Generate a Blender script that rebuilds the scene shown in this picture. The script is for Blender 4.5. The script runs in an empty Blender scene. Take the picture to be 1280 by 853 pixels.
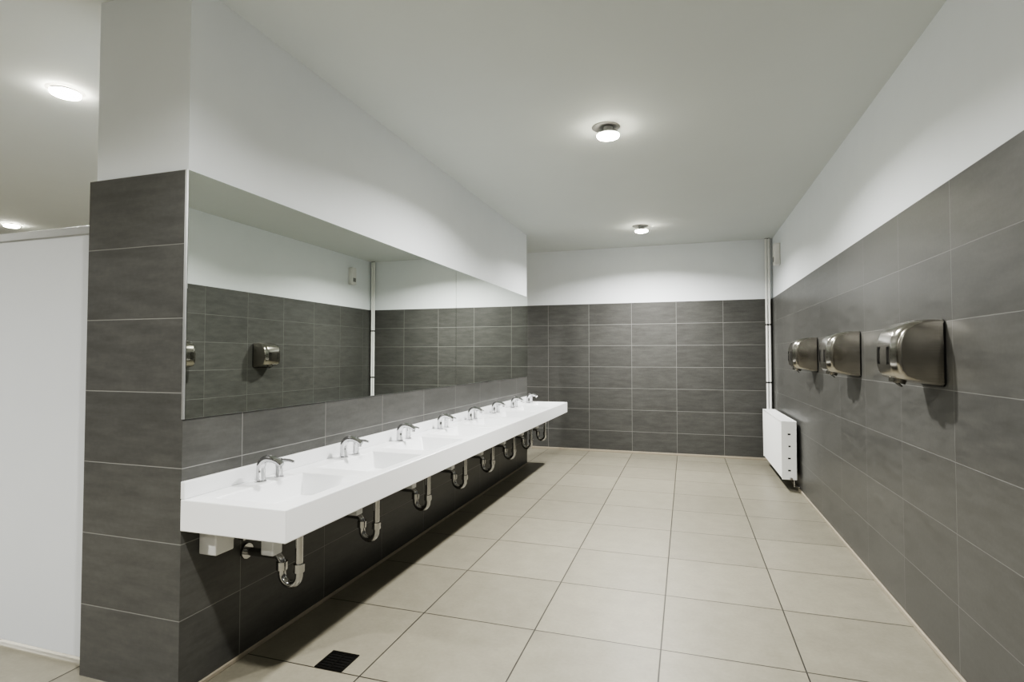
import bpy, bmesh, math
from mathutils import Vector, Matrix

C = bpy.context.scene.collection
bpy.context.scene.view_settings.look = 'AgX - High Contrast'

# ------------------------------------------------------------------ dims
XR, XL = 1.08, -1.91          # right wall, washbasin wall
YB, YF = 7.82, -3.2           # back wall, wall behind camera
XFAR = -9.4
ZC = 2.89
PY0, PY1 = 1.69, 6.66         # partition extent
PX0 = -2.45                   # partition left face
TZ = 2.1
T = 0.012

# ------------------------------------------------------------------ materials
def new_mat(name):
    m = bpy.data.materials.new(name); m.use_nodes = True
    nt = m.node_tree
    return m, nt, nt.nodes['Principled BSDF']

def simple(name, col, rough=0.5, metal=0.0, noise=0.0, nscale=20, bump=0.0, emis=None, estr=0, coat=0):
    m, nt, b = new_mat(name)
    b.inputs['Base Color'].default_value = (*col, 1)
    b.inputs['Roughness'].default_value = rough
    b.inputs['Metallic'].default_value = metal
    b.inputs['Coat Weight'].default_value = coat
    tc = nt.nodes.new('ShaderNodeNewGeometry')
    n = nt.nodes.new('ShaderNodeTexNoise'); n.inputs['Scale'].default_value = nscale
    n.inputs['Detail'].default_value = 5
    nt.links.new(tc.outputs['Position'], n.inputs['Vector'])
    if noise > 0:
        mr = nt.nodes.new('ShaderNodeMapRange')
        mr.inputs['To Min'].default_value = 1 - noise; mr.inputs['To Max'].default_value = 1 + noise
        nt.links.new(n.outputs['Fac'], mr.inputs['Value'])
        mx = nt.nodes.new('ShaderNodeVectorMath'); mx.operation = 'SCALE'
        mx.inputs[0].default_value = col
        nt.links.new(mr.outputs[0], mx.inputs['Scale'])
        nt.links.new(mx.outputs[0], b.inputs['Base Color'])
    if bump > 0:
        bp = nt.nodes.new('ShaderNodeBump'); bp.inputs['Strength'].default_value = bump
        bp.inputs['Distance'].default_value = 0.002
        nt.links.new(n.outputs['Fac'], bp.inputs['Height'])
        nt.links.new(bp.outputs[0], b.inputs['Normal'])
    if emis:
        b.inputs['Emission Color'].default_value = (*emis, 1)
        b.inputs['Emission Strength'].default_value = estr
    return m

def tile_mat(name, ua, va, su, sv, ou, ov, col, grout, gw, rough, var=0.12, stretch=(1, 1, 1), spec=0.5, nvar=0.25, nscale=4, nbump=0.15, rvar=0.2):
    m, nt, b = new_mat(name)
    N, L = nt.nodes, nt.links
    g = N.new('ShaderNodeNewGeometry'); s = N.new('ShaderNodeSeparateXYZ')
    L.new(g.outputs['Position'], s.inputs[0])
    def M(op, a, bb=None):
        n = N.new('ShaderNodeMath'); n.operation = op
        for i, v in enumerate((a, bb)):
            if v is None: continue
            if isinstance(v, (int, float)): n.inputs[i].default_value = v
            else: L.new(v, n.inputs[i])
        return n.outputs[0]
    def axis(ax, size, off):
        a = M('DIVIDE', M('SUBTRACT', s.outputs[ax], off), size)
        d = M('MULTIPLY', M('PINGPONG', a, 0.5), size)
        return M('FLOOR', a), d
    fu, du = axis(ua, su, ou); fv, dv = axis(va, sv, ov)
    d = M('MINIMUM', du, dv)
    mr = N.new('ShaderNodeMapRange'); mr.interpolation_type = 'SMOOTHSTEP'
    mr.inputs['From Min'].default_value = gw * 0.35; mr.inputs['From Max'].default_value = gw * 0.65
    L.new(d, mr.inputs['Value'])
    cx = N.new('ShaderNodeCombineXYZ'); L.new(fu, cx.inputs[0]); L.new(fv, cx.inputs[1])
    wn = N.new('ShaderNodeTexWhiteNoise'); L.new(cx.outputs[0], wn.inputs['Vector'])
    # texture coords shifted per tile
    sc = N.new('ShaderNodeVectorMath'); sc.operation = 'MULTIPLY'; sc.inputs[1].default_value = stretch
    L.new(g.outputs['Position'], sc.inputs[0])
    sh = N.new('ShaderNodeVectorMath'); sh.operation = 'MULTIPLY_ADD'; sh.inputs[1].default_value = (7, 7, 7)
    L.new(wn.outputs['Color'], sh.inputs[0]); L.new(sc.outputs[0], sh.inputs[2])
    n1 = N.new('ShaderNodeTexNoise'); n1.inputs['Scale'].default_value = nscale; n1.inputs['Detail'].default_value = 7
    n1.inputs['Roughness'].default_value = 0.66
    L.new(sh.outputs[0], n1.inputs['Vector'])
    n2 = N.new('ShaderNodeTexNoise'); n2.inputs['Scale'].default_value = 60; n2.inputs['Detail'].default_value = 3
    L.new(g.outputs['Position'], n2.inputs['Vector'])
    k = M('ADD', 1.0, M('MULTIPLY', M('SUBTRACT', n1.outputs['Fac'], 0.5), nvar * 2))
    k = M('MULTIPLY', k, M('ADD', 1.0, M('MULTIPLY', M('SUBTRACT', n2.outputs['Fac'], 0.5), 0.2)))
    k = M('MULTIPLY', k, M('ADD', 1.0, M('MULTIPLY', M('SUBTRACT', wn.outputs['Value'], 0.5), var)))
    cs = N.new('ShaderNodeVectorMath'); cs.operation = 'SCALE'; cs.inputs[0].default_value = col
    L.new(k, cs.inputs['Scale'])
    mx = N.new('ShaderNodeMix'); mx.data_type = 'RGBA'
    L.new(mr.outputs[0], mx.inputs['Factor'])
    mx.inputs['A'].default_value = (*grout, 1); L.new(cs.outputs[0], mx.inputs['B'])
    L.new(mx.outputs['Result'], b.inputs['Base Color'])
    b.inputs['Specular IOR Level'].default_value = spec
    rr = M('ADD', rough, M('MULTIPLY', M('SUBTRACT', n1.outputs['Fac'], 0.5), rvar))
    L.new(rr, b.inputs['Roughness'])
    bp = N.new('ShaderNodeBump'); bp.inputs['Strength'].default_value = 0.5; bp.inputs['Distance'].default_value = 0.0015
    h = M('ADD', mr.outputs[0], M('MULTIPLY', n1.outputs['Fac'], nbump))
    L.new(h, bp.inputs['Height']); L.new(bp.outputs[0], b.inputs['Normal'])
    return m

DARK = (0.098, 0.098, 0.094); GR = (0.24, 0.24, 0.23)
kw = dict(stretch=(1, 1, 5), nvar=.42, nscale=5)
m_tl = tile_mat('tile_washwall', 1, 2, .6, .3, .20, 0, DARK, GR, .0035, .37, **kw)
m_tr = tile_mat('tile_right', 1, 2, .6, .3, .38, 0, DARK, (.19, .19, .185), .0033, .36, **kw)
m_tb = tile_mat('tile_back', 0, 2, .6, .3, 1.08, 0, DARK, GR, .005, .37, **kw)
m_tc = tile_mat('tile_column', 0, 2, .6, .3, -2.453, 0, DARK, GR, .0035, .37, **kw)
m_fl = tile_mat('floor_tiles', 0, 1, .6, .6, 1.08, 2.64, (0.245, 0.231, 0.187), (0.035, 0.031, 0.026), .006, .42, var=.12, nvar=.20, nscale=9, nbump=.03, rvar=.06)
m_white = simple('white_plaster', (0.77, 0.80, 0.835), .75, noise=.02, nscale=6, bump=.15)
m_ceil = simple('ceiling_plaster', (0.65, 0.68, 0.675), .8, noise=.02, nscale=3, bump=.1)
m_trim = simple('beige_skirting', (0.38, 0.34, 0.275), .5, noise=.1)
m_alu = simple('aluminium', (0.62, 0.63, 0.64), .35, .8, noise=.03)
m_solid = simple('white_solid_surface', (0.78, 0.79, 0.805), .3, noise=.01)
m_chrome = simple('chrome', (0.62, 0.62, 0.63), .07, 1, noise=.02)
m_chromed = simple('chrome_aged', (0.50, 0.50, 0.50), .15, 1, noise=.1)
m_black = simple('black_plastic', (0.012, 0.012, 0.012), .4, noise=.1)
m_grate = simple('dark_cast_grate', (0.02, 0.019, 0.017), .45, .6, noise=.2)
m_rad = simple('radiator_enamel', (0.86, 0.87, 0.87), .3, noise=.01)
m_pipe = simple('painted_pipe', (0.82, 0.83, 0.82), .35, noise=.02)
m_plast = simple('white_plastic', (0.72, 0.72, 0.71), .4, noise=.02)
m_panel = simple('white_laminate', (0.60, 0.62, 0.645), .4, noise=.015, nscale=4)
m_emit = simple('lamp_diffuser', (1, 1, 1), .5, emis=(1.0, .96, .80), estr=120)
m_can = simple('lamp_housing', (0.24, 0.24, 0.235), .5, .2, noise=.05)
m_ring = simple('lamp_ring', (0.7, 0.7, 0.69), .5, 0, noise=.02)
m_mirror = simple('mirror_glass', (0.74, 0.77, 0.73), .0, 1, noise=.0)

# brushed steel for dryers
m_steel, nt, b = new_mat('brushed_steel')
b.inputs['Metallic'].default_value = 1
g = nt.nodes.new('ShaderNodeNewGeometry'); v = nt.nodes.new('ShaderNodeVectorMath'); v.operation = 'MULTIPLY'
v.inputs[1].default_value = (6, 6, 300); nt.links.new(g.outputs['Position'], v.inputs[0])
n = nt.nodes.new('ShaderNodeTexNoise'); n.inputs['Scale'].default_value = 1; nt.links.new(v.outputs[0], n.inputs['Vector'])
mr = nt.nodes.new('ShaderNodeMapRange'); mr.inputs['To Min'].default_value = .12; mr.inputs['To Max'].default_value = .24
nt.links.new(n.outputs['Fac'], mr.inputs['Value']); nt.links.new(mr.outputs[0], b.inputs['Roughness'])
cr = nt.nodes.new('ShaderNodeValToRGB'); cr.color_ramp.elements[0].color = (.41, .39, .355, 1); cr.color_ramp.elements[1].color = (.56, .54, .50, 1)
nt.links.new(n.outputs['Fac'], cr.inputs[0]); nt.links.new(cr.outputs[0], b.inputs['Base Color'])

# ------------------------------------------------------------------ mesh helpers
def finish(bm, name, mats, parent=None, smooth=False, loc=None, bevel=0, seg=2, merge=True):
    if merge: bmesh.ops.remove_doubles(bm, verts=bm.verts, dist=1e-5)
    bmesh.ops.recalc_face_normals(bm, faces=bm.faces)
    me = bpy.data.meshes.new(name); bm.to_mesh(me); bm.free()
    for m in mats: me.materials.append(m)
    o = bpy.data.objects.new(name, me); C.objects.link(o)
    if smooth:
        me.polygons.foreach_set('use_smooth', [True] * len(me.polygons))
        try:
            me.set_sharp_from_angle(angle=math.radians(40))
        except Exception: pass
    if loc: o.location = loc
    if parent: o.parent = parent
    if bevel:
        md = o.modifiers.new('bevel', 'BEVEL'); md.width = bevel; md.segments = seg
        md.limit_method = 'ANGLE'; md.angle_limit = math.radians(35)
    return o

def add_box(bm, x0, x1, y0, y1, z0, z1, mi=0, face_mi=None):
    vs = [bm.verts.new((x, y, z)) for x in (x0, x1) for y in (y0, y1) for z in (z0, z1)]
    F = {'-x': (0, 1, 3, 2), '+x': (4, 6, 7, 5), '-y': (0, 4, 5, 1), '+y': (2, 3, 7, 6), '-z': (0, 2, 6, 4), '+z': (1, 5, 7, 3)}
    for k, idx in F.items():
        f = bm.faces.new([vs[i] for i in idx]); f.material_index = (face_mi or {}).get(k, mi)

def sweep(bm, path, radii, n=16, mi=0, cap=True):
    path = [Vector(p) for p in path]
    if isinstance(radii, (int, float)): radii = [radii] * len(path)
    prev = None; rings = []
    for i, p in enumerate(path):
        t = (path[min(i + 1, len(path) - 1)] - path[max(i - 1, 0)]).normalized()
        if prev is None:
            a = Vector((0, 1, 0)) if abs(t.y) < .9 else Vector((1, 0, 0))
            nrm = (a - t * a.dot(t)).normalized()
        else:
            nrm = (prev - t * prev.dot(t)).normalized()
        prev = nrm; bn = t.cross(nrm)
        rings.append([bm.verts.new(p + (nrm * math.cos(2 * math.pi * k / n) + bn * math.sin(2 * math.pi * k / n)) * radii[i]) for k in range(n)])
    for a, bb in zip(rings, rings[1:]):
        for k in range(n):
            f = bm.faces.new((a[k], a[(k + 1) % n], bb[(k + 1) % n], bb[k])); f.material_index = mi
    if cap:
        for r in (rings[0], rings[-1]):
            f = bm.faces.new(r); f.material_index = mi

def arc(c, r, a0, a1, n, plane='xz'):
    out = []
    for i in range(n + 1):
        a = math.radians(a0 + (a1 - a0) * i / n)
        if plane == 'xz': out.append((c[0] + r * math.cos(a), c[1], c[2] + r * math.sin(a)))
        else: out.append((c[0], c[1] + r * math.cos(a), c[2] + r * math.sin(a)))
    return out

def empty(name, loc=(0, 0, 0)):
    e = bpy.data.objects.new(name, None); e.location = loc; e.empty_display_size = .1; C.objects.link(e); return e

# ------------------------------------------------------------------ shell
bm = bmesh.new(); add_box(bm, XFAR - .2, XR + .2, YF - .2, YB + .2, -.15, 0); finish(bm, 'floor', [m_fl])
bm = bmesh.new(); add_box(bm, XFAR - .2, XR + .2, YF - .2, YB + .2, ZC, ZC + .15); finish(bm, 'ceiling', [m_ceil])
bm = bmesh.new()
add_box(bm, XR, XR + .2, YF - .2, YB + .2, 0, TZ, 0); add_box(bm, XR + T, XR + .2, YF - .2, YB + .2, TZ, ZC, 1)
finish(bm, 'wall_right', [m_tr, m_white], merge=False)
bm = bmesh.new()
add_box(bm, XFAR, XR, YB, YB + .2, 0, TZ, 0); add_box(bm, XFAR, XR + T, YB + T, YB + .2, TZ, ZC, 1)
finish(bm, 'wall_back', [m_tb, m_white], merge=False)
bm = bmesh.new()
add_box(bm, XFAR, XR, YF - .2, YF, 0, TZ, 0); add_box(bm, XFAR, XR + T, YF - .2, YF - T, TZ, ZC, 1)
finish(bm, 'wall_front', [m_tb, m_white], merge=False)
bm = bmesh.new()
add_box(bm, XFAR - .2, XFAR, YF, YB, 0, TZ, 0); add_box(bm, XFAR - .2, XFAR - T, YF, YB, TZ, ZC, 1)
finish(bm, 'wall_left', [m_tr, m_white], merge=False)
bm = bmesh.new()
add_box(bm, PX0, XL, PY0, PY1, 0, TZ, 0, {'-y': 2, '+y': 2})
add_box(bm, PX0 + .025, XL - .004, PY0 + .012, PY1 - .004, TZ, ZC, 1)
finish(bm, 'wall_partition', [m_tl, m_white, m_tc], merge=False)

# skirting strips
def strip(name, *a):
    bm = bmesh.new(); add_box(bm, *a); finish(bm, name, [m_trim], bevel=.003)
strip('baseboard_right', XR - .012, XR, YF, YB, 0, .022)
strip('baseboard_back', XFAR, XR - .012, YB - .012, YB, 0, .03)
strip('baseboard_partition', XL, XL + .012, PY0, PY1, 0, .018)

# aluminium corner trim
bm = bmesh.new(); add_box(bm, XL - .004, XL + .006, PY0 - .003, PY0 + .004, 1.095, TZ); finish(bm, 'trim_1', [m_alu])

# ------------------------------------------------------------------ mirrors
for y0, y1 in ((PY0 + .006, 4.395), (4.399, PY1)):
    bm = bmesh.new(); add_box(bm, XL, XL + .006, y0, y1, 1.095, TZ)
    finish(bm, 'wall_mirror', [m_mirror], bevel=.001, seg=1)

# ------------------------------------------------------------------ counter
CX0, CX1 = XL, -1.406
CY0, CY1 = 1.685, 6.715
ZT, ZB = .78, .655
NB = 8; CW = (CY1 - CY0) / NB
cnt = empty('washbasin_counter', (0, 0, 0))
bm = bmesh.new()
def q(*pts):
    return bm.faces.new([bm.verts.new(p) for p in pts])
for i in range(NB):
    y0 = CY0 + i * CW; y1 = y0 + CW
    ya, yb = y0 + .06, y1 - .06; xa, xb = -1.785, -1.455
    A = [(CX0, y0), (CX1, y0), (CX1, y1), (CX0, y1)]
    B = [(xa, ya), (xb, ya), (xb, yb), (xa, yb)]
    D = [(xa + .04, ya + .17), (xb - .05, ya + .17), (xb - .05, yb - .05), (xa + .04, yb - .05)]
    zb = ZT - .09
    for k in range(4):
        k2 = (k + 1) % 4
        q((*A[k], ZT), (*A[k2], ZT), (*B[k2], ZT), (*B[k], ZT))
        q((*B[k], ZT), (*B[k2], ZT), (*D[k2], zb), (*D[k], zb))
    q(*[(*d, zb) for d in D])
    q((CX1, y0, ZB), (CX1, y1, ZB), (CX1, y1, ZT), (CX1, y0, ZT))
    q((CX0, y0, ZB), (CX0, y1, ZB), (CX1, y1, ZB), (CX1, y0, ZB))
    q((CX0, y0, ZB), (CX0, y1, ZB), (CX0, y1, ZT), (CX0, y0, ZT))
for y in (CY0, CY1):
    q((CX0, y, ZB), (CX1, y, ZB), (CX1, y, ZT), (CX0, y, ZT))
finish(bm, 'slab_with_basins', [m_solid], parent=cnt, bevel=.005, seg=3)
bm = bmesh.new(); add_box(bm, XL + .0005, XL + .02, CY0, PY1, ZT, ZT + .07)
finish(bm, 'upstand', [m_solid], parent=cnt, bevel=.003)
for i in range(NB):
    yc = CY0 + (i + .5) * CW
    bm = bmesh.new()
    sweep(bm, [(-1.64, yc + .06, ZT - .091), (-1.64, yc + .06, ZT - .086)], [.024, .02], 24)
    finish(bm, 'drain_ring_%d' % (i + 1), [m_chrome], parent=cnt, smooth=True)
    bm = bmesh.new(); add_box(bm, -1.76, -1.695, yc - .045, yc + .015, ZB - .17, ZB)
    finish(bm, 'overflow_box_%d' % (i + 1), [m_solid], parent=cnt, bevel=.006)

# ------------------------------------------------------------------ faucets, dispensers, traps
for i in range(NB):
    yc = CY0 + (i + .5) * CW
    # faucet
    e = empty('faucet', (-1.832, yc + .03, ZT))
    bm = bmesh.new()
    P = [(0, 0, .0), (0, 0, .05)] + [(.045 - .045 * math.cos(math.radians(a)), 0, .062 + .045 * math.sin(math.radians(a))) for a in range(0, 91, 15)] \
        + [(.07, 0, .105), (.095, 0, .096), (.115, 0, .082)]
    R = [.020, .0195] + [.019, .019, .019, .0185, .018, .0175, .017] + [.016, .015, .013]
    sweep(bm, P, R, 20)
    finish(bm, 'spout_body', [m_chrome], parent=e, smooth=True)
    bm = bmesh.new(); sweep(bm, [(0, 0, 0), (0, 0, .005), (0, 0, .009)], [.026, .026, .021], 24)
    finish(bm, 'base_flange', [m_chrome], parent=e, smooth=True)
    bm = bmesh.new(); sweep(bm, [(.104, 0, .088), (.104, 0, .066)], [.011, .010], 16)
    finish(bm, 'aerator', [m_chromed], parent=e, smooth=True)
    # dispenser
    e = empty('soap_dispenser', (-1.825, yc + .14, ZT))
    bm = bmesh.new()
    sweep(bm, [(0, 0, 0), (0, 0, .005), (0, 0, .007), (0, 0, .05), (0, 0, .052), (0, 0, .082), (0, 0, .086)],
          [.022, .022, .0165, .0165, .018, .018, .014], 20)
    finish(bm, 'post', [m_chrome], parent=e, smooth=True)
    bm = bmesh.new()
    sweep(bm, [(.0, 0, .075), (.03, 0, .080), (.06, 0, .080), (.085, 0, .074)], [.009, .008, .007, .006], 14)
    finish(bm, 'nozzle', [m_chrome], parent=e, smooth=True)
    # trap
    e = empty('sink_trap', (-1.62, yc + .03, ZB))
    bm = bmesh.new()
    sweep(bm, [(0, 0, 0), (0, 0, -.22)] + arc((-.045, 0, -.265), .045, 0, -180, 10) + [(-.09, 0, -.23)]
          + arc((-.125, 0, -.225), .035, 0, 90, 5) + [(-.20, 0, -.19), (XL + 1.6202, 0, -.19)], .0175, 16)
    finish(bm, 'pipe_bend', [m_chromed], parent=e, smooth=True)
    bm = bmesh.new()
    for z0, z1, x in ((-.0, -.03, 0), (-.215, -.25, 0), (-.25, -.215, -.09)):
        sweep(bm, [(x, 0, z0), (x, 0, z1)], .025, 12)
    sweep(bm, [(XL + 1.632, 0, -.19), (XL + 1.6202, 0, -.19)], .034, 20)
    finish(bm, 'coupling_nuts', [m_chromed], parent=e, smooth=True)
    # angle valves + hoses
    e = empty('angle_valve', (XL, yc - .055, .56))
    bm = bmesh.new()
    sweep(bm, [(0.0005, 0, 0), (.05, 0, 0)], .010, 12); sweep(bm, [(.0005, 0, 0), (.006, 0, 0)], .022, 16)
    sweep(bm, [(.04, 0, -.006), (.04, 0, .03)], .011, 12)
    sweep(bm, [(.05, 0, 0), (.075, 0, 0)], .015, 8)
    finish(bm, 'valve_body', [m_chromed], parent=e, smooth=True)
    bm = bmesh.new()
    sweep(bm, [(.04, 0, .03), (.045, .005, .05), (.06, .03, .07), (.075, .06, .0945)], .006, 10)
    finish(bm, 'flex_hose', [m_black], parent=e, smooth=True)

# white control box near first basin
e = empty('sensor_control_box', (0, 0, 0))
bm = bmesh.new(); add_box(bm, XL, XL + .09, 1.775, 1.87, .535, .6545); finish(bm, 'housing', [m_plast], parent=e, bevel=.006)
bm = bmesh.new(); sweep(bm, [(XL + .078, 1.87, .60), (XL + .085, 1.885, .59), (XL + .095, 1.905, .61), (XL + .10, 1.915, .6545)], .005, 10)
finish(bm, 'cable', [m_black], parent=e, smooth=True)

# ------------------------------------------------------------------ hand dryers
prof = [(0, -.145), (0, .152), (.05, .153), (.09, .148), (.125, .138), (.155, .121), (.176, .096), (.188, .06), (.193, .015), (.193, -.04), (.186, -.085), (.168, -.110), (.13, -.122), (.06, -.138)]
for yc in (2.975, 4.18, 5.39):
    e = empty('hand_dryer', (XR, yc, 1.36))
    bm = bmesh.new()
    W = .13
    secs = []
    r = .05
    for k in range(7):
        a = math.radians(90 * k / 6)
        secs.append((-W + r * (1 - math.cos(a)) , 1 - .19 * (1 - math.sin(a))))
    secs = secs + [(-y, s) for y, s in reversed(secs)]
    rings = []
    for (y, s) in secs:
        rings.append([bm.verts.new((-(.006 + p[0] * s), y, p[1] * (s * .45 + .55))) for p in prof])
    nP = len(prof)
    for a, b2 in zip(rings, rings[1:]):
        for k in range(nP):
            bm.faces.new((a[k], a[(k + 1) % nP], b2[(k + 1) % nP], b2[k]))
    bm.faces.new(rings[0]); bm.faces.new(rings[-1])
    finish(bm, 'steel_cover', [m_steel], parent=e, smooth=True)
    # rounded back plate
    bm = bmesh.new()
    hw, hz, rr = W + .003, .149, .03
    pl = []
    for cy, cz, a0 in ((hw - rr, hz - rr, 0), (-hw + rr, hz - rr, 90), (-hw + rr, -hz + rr, 180), (hw - rr, -hz + rr, 270)):
        for k in range(7):
            a = math.radians(a0 + 15 * k); pl.append((cy + rr * math.cos(a), cz + rr * math.sin(a)))
    r0 = [bm.verts.new((0, y, z)) for y, z in pl]; r1 = [bm.verts.new((-.0085, y, z)) for y, z in pl]
    for k in range(len(pl)):
        bm.faces.new((r0[k], r0[(k + 1) % len(pl)], r1[(k + 1) % len(pl)], r1[k]))
    bm.faces.new(r0); bm.faces.new(r1)
    finish(bm, 'back_plate', [m_black], parent=e)
    bm = bmesh.new()
    sweep(bm, [(-.135, 0, -.095), (-.142, 0, -.125), (-.145, 0, -.137)], [.038, .035, .033], 24)
    finish(bm, 'air_nozzle', [m_steel], parent=e, smooth=True)
    bm = bmesh.new()
    sweep(bm, [(-.144, 0, -.1365), (-.1458, 0, -.1385)], .027, 24)
    finish(bm, 'nozzle_opening', [m_black], parent=e, smooth=True)
    bm = bmesh.new()
    for k in range(3):
        yy = -.076 + k * .012
        add_box(bm, -.2000, -.180, yy, yy + .003, -.05, .03)
        add_box(bm, -.2000, -.180, -yy - .003, -yy, -.05, .03)
    finish(bm, 'vent_slots', [m_black], parent=e)

# ------------------------------------------------------------------ radiator
e = empty('radiator', (0, 0, 0))
RY0, RY1, RZ0, RZ1 = 6.08, 7.45, .115, .695
bm = bmesh.new()
nr = 36
# fluted front panel
xs0 = XR - .17
pts = []
for k in range(nr * 4 + 1):
    y = RY0 + .012 + (RY1 - RY0 - .024) * k / (nr * 4)
    ph = k % 4
    pts.append((xs0 + (.0 if ph in (0, 1) else .006), y))
lo = [bm.verts.new((x, y, RZ0 + .01)) for x, y in pts]; hi = [bm.verts.new((x, y, RZ1 - .015)) for x, y in pts]
for k in range(len(pts) - 1): bm.faces.new((lo[k], lo[k + 1], hi[k + 1], hi[k]))
add_box(bm, xs0 + .007, xs0 + .02, RY0 + .01, RY1 - .01, RZ0 + .005, RZ1 - .012)
add_box(bm, XR - .05, XR - .04, RY0 + .01, RY1 - .01, RZ0 + .005, RZ1 - .012)
finish(bm, 'panels', [m_rad], parent=e, merge=False)
bm = bmesh.new()
add_box(bm, xs0 - .002, XR - .035, RY0, RY0 + .008, RZ0, RZ1)
add_box(bm, xs0 - .002, XR - .035, RY1 - .008, RY1, RZ0, RZ1)
add_box(bm, xs0 - .002, xs0 + .012, RY0, RY1, RZ1 - .014, RZ1)
add_box(bm, XR - .047, XR - .035, RY0, RY1, RZ1 - .014, RZ1)
k = RY0 + .02
while k < RY1 - .02:
    add_box(bm, xs0 + .010, XR - .045, k, k + .004, RZ1 - .006, RZ1 - .002); k += .018
finish(bm, 'casing_and_grille', [m_rad], parent=e, bevel=.002)
bm = bmesh.new()
for y in (RY0 + .2, RY1 - .2):
    add_box(bm, XR - .042, XR, y, y + .03, RZ0 + .05, RZ1 - .05)
finish(bm, 'wall_brackets', [m_rad], parent=e)
bm = bmesh.new()
sweep(bm, [(XR - .09, RY0 + .001, .13), (XR - .09, RY0 - .035, .13)], .012, 12)
sweep(bm, [(XR - .05, RY0 + .05, .12), (XR - .05, RY0 + .05, .04), (XR - .0005, RY0 + .05, .04)], .009, 12)
finish(bm, 'valves', [m_chromed], parent=e, smooth=True)
bm = bmesh.new()
for z in (.2, .32, .44, .56):
    add_box(bm, xs0 + .055, XR - .09, RY0 - .001, RY0 + .002, z, z + .015)
finish(bm, 'side_slots', [m_black], parent=e)

# heating pipes in the corner
for px, py in ((XR - .035, YB - .035), (XR - .070, YB - .035)):
    e = empty('heating_pipe', (px, py, 0))
    bm = bmesh.new()
    sweep(bm, [(0, 0, ZC), (0, 0, .68), (0, -.008, .655), (0, -.03, .64), (0, -(py - RY1), .64)], .0160, 14)
    finish(bm, 'riser', [m_pipe], parent=e, smooth=True)
    bm = bmesh.new()
    for z in (1.0, 1.75):
        sweep(bm, [(0, 0, z), (0, 0, z + .02)], .0172, 14)
        add_box(bm, -.005, .005, .0, .035, z + .004, z + .016)
    sweep(bm, [(0, 0, ZC - .01), (0, 0, ZC)], .0172, 20)
    finish(bm, 'pipe_clamps', [m_chromed], parent=e, smooth=True)

# small wall speaker / sensor
e = empty('wall_sensor_box', (XR + T, 7.25, 2.58))
bm = bmesh.new(); add_box(bm, -.07, 0, -.06, .06, -.13, .13); finish(bm, 'housing', [m_plast], parent=e, bevel=.012, seg=3)
bm = bmesh.new(); add_box(bm, -.073, -.069, -.035, .035, -.09, -.03); finish(bm, 'lens_window', [m_can], parent=e, bevel=.004)

# floor drain
e = empty('floor_drain', (-1.477, 2.11, 0))
bm = bmesh.new(); D = .068
add_box(bm, -D, D, -D, -D + .01, 0, .004); add_box(bm, -D, D, D - .01, D, 0, .004)
add_box(bm, -D, -D + .01, -D + .01, D - .01, 0, .004); add_box(bm, D - .01, D, -D + .01, D - .01, 0, .004)
for k in range(6):
    y = -D + .018 + k * .0195
    add_box(bm, -D + .01, D - .01, y, y + .008, 0, .0035)
add_box(bm, -.005, .005, -D + .01, D - .01, 0, .0037)
finish(bm, 'grate', [m_grate], parent=e)
bm = bmesh.new(); add_box(bm, -D + .002, D - .002, -D + .002, D - .002, 0, .001); finish(bm, 'sump', [m_black], parent=e)

# ------------------------------------------------------------------ cubicle partition
e = empty('toilet_cubicle_partition', (0, 0, 0))
bm = bmesh.new(); add_box(bm, -5.2, PX0, 1.75, 1.78, .03, 1.895); finish(bm, 'panel', [m_panel], parent=e, bevel=.002)
bm = bmesh.new(); add_box(bm, -5.2, PX0, 1.742, 1.788, 1.89, 1.93); finish(bm, 'top_rail', [m_alu], parent=e, bevel=.004)
bm = bmesh.new()
for x in (-5.1, -3.9):
    sweep(bm, [(x, 1.765, 0), (x, 1.765, .008), (x, 1.765, .01), (x, 1.765, .032)], [.03, .03, .012, .012], 16)
finish(bm, 'feet', [m_alu], parent=e, smooth=True)

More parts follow.
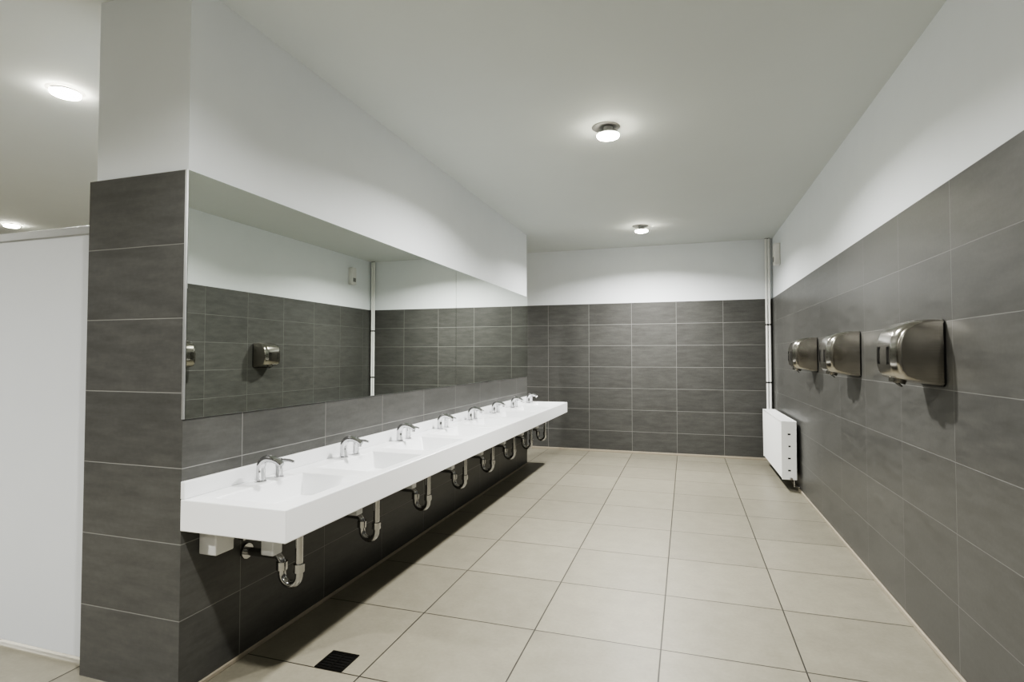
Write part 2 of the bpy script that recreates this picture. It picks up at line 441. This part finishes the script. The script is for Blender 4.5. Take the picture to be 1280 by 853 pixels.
# ------------------------------------------------------------------ ceiling lights
def downlight(x, y, power, dropped=.055, col=(1, .985, .95)):
    e = empty('ceiling_light', (x, y, ZC))
    dx = .015 if dropped > .03 else 0
    bm = bmesh.new()
    sweep(bm, [(0, 0, 0), (0, 0, -.003)], [.094, .090], 40)
    finish(bm, 'recess_disc', [m_can if dropped > .03 else m_ring], parent=e, smooth=True)
    bm = bmesh.new()
    sweep(bm, [(dx, 0, -.003), (dx, 0, -dropped + .012), (dx, 0, -dropped + .01), (dx, 0, -dropped - .003)], [.03, .03, .070, .074], 40)
    finish(bm, 'lamp_body', [m_ring], parent=e, smooth=True)
    bm = bmesh.new()
    sweep(bm, [(dx, 0, -dropped - .003), (dx, 0, -dropped - .014), (dx, 0, -dropped - .022)], [.075, .070, .05], 40)
    finish(bm, 'diffuser', [m_emit], parent=e, smooth=True)
    ld = bpy.data.lights.new('lamp', 'AREA'); ld.shape = 'DISK'; ld.size = .14; ld.energy = power; ld.color = col
    ld.spread = math.radians(155)
    lo = bpy.data.objects.new('lamp', ld); C.objects.link(lo); lo.parent = e; lo.location = (dx, 0, -dropped - .025)
for x, y, p in ((-.5, 3.67, 78), (-.5, 6.6, 92), (-.5, .74, 55), (-.5, -2.2, 40)):
    downlight(x, y, p)
for x, y, p in ((-3.42, 2.21, 95), (-7.5, 4.3, 95), (-3.4, 5.1, 85), (-3.4, -.75, 100), (-6.5, .5, 80)):
    downlight(x, y, p, dropped=.012)

w = bpy.data.worlds.new('world'); bpy.context.scene.world = w; w.use_nodes = True
w.node_tree.nodes['Background'].inputs[0].default_value = (.5, .5, .5, 1)
w.node_tree.nodes['Background'].inputs[1].default_value = .1

# ------------------------------------------------------------------ camera
cd = bpy.data.cameras.new('camera'); cam = bpy.data.objects.new('camera', cd); C.objects.link(cam)
cd.sensor_width = 36; cd.lens = 685 / 1280 * 36; cd.clip_start = .02
cam.location = (0, 0, 1.345)
cam.rotation_euler = (math.radians(90 + 1.63), 0, math.radians(17.58))
bpy.context.scene.camera = cam
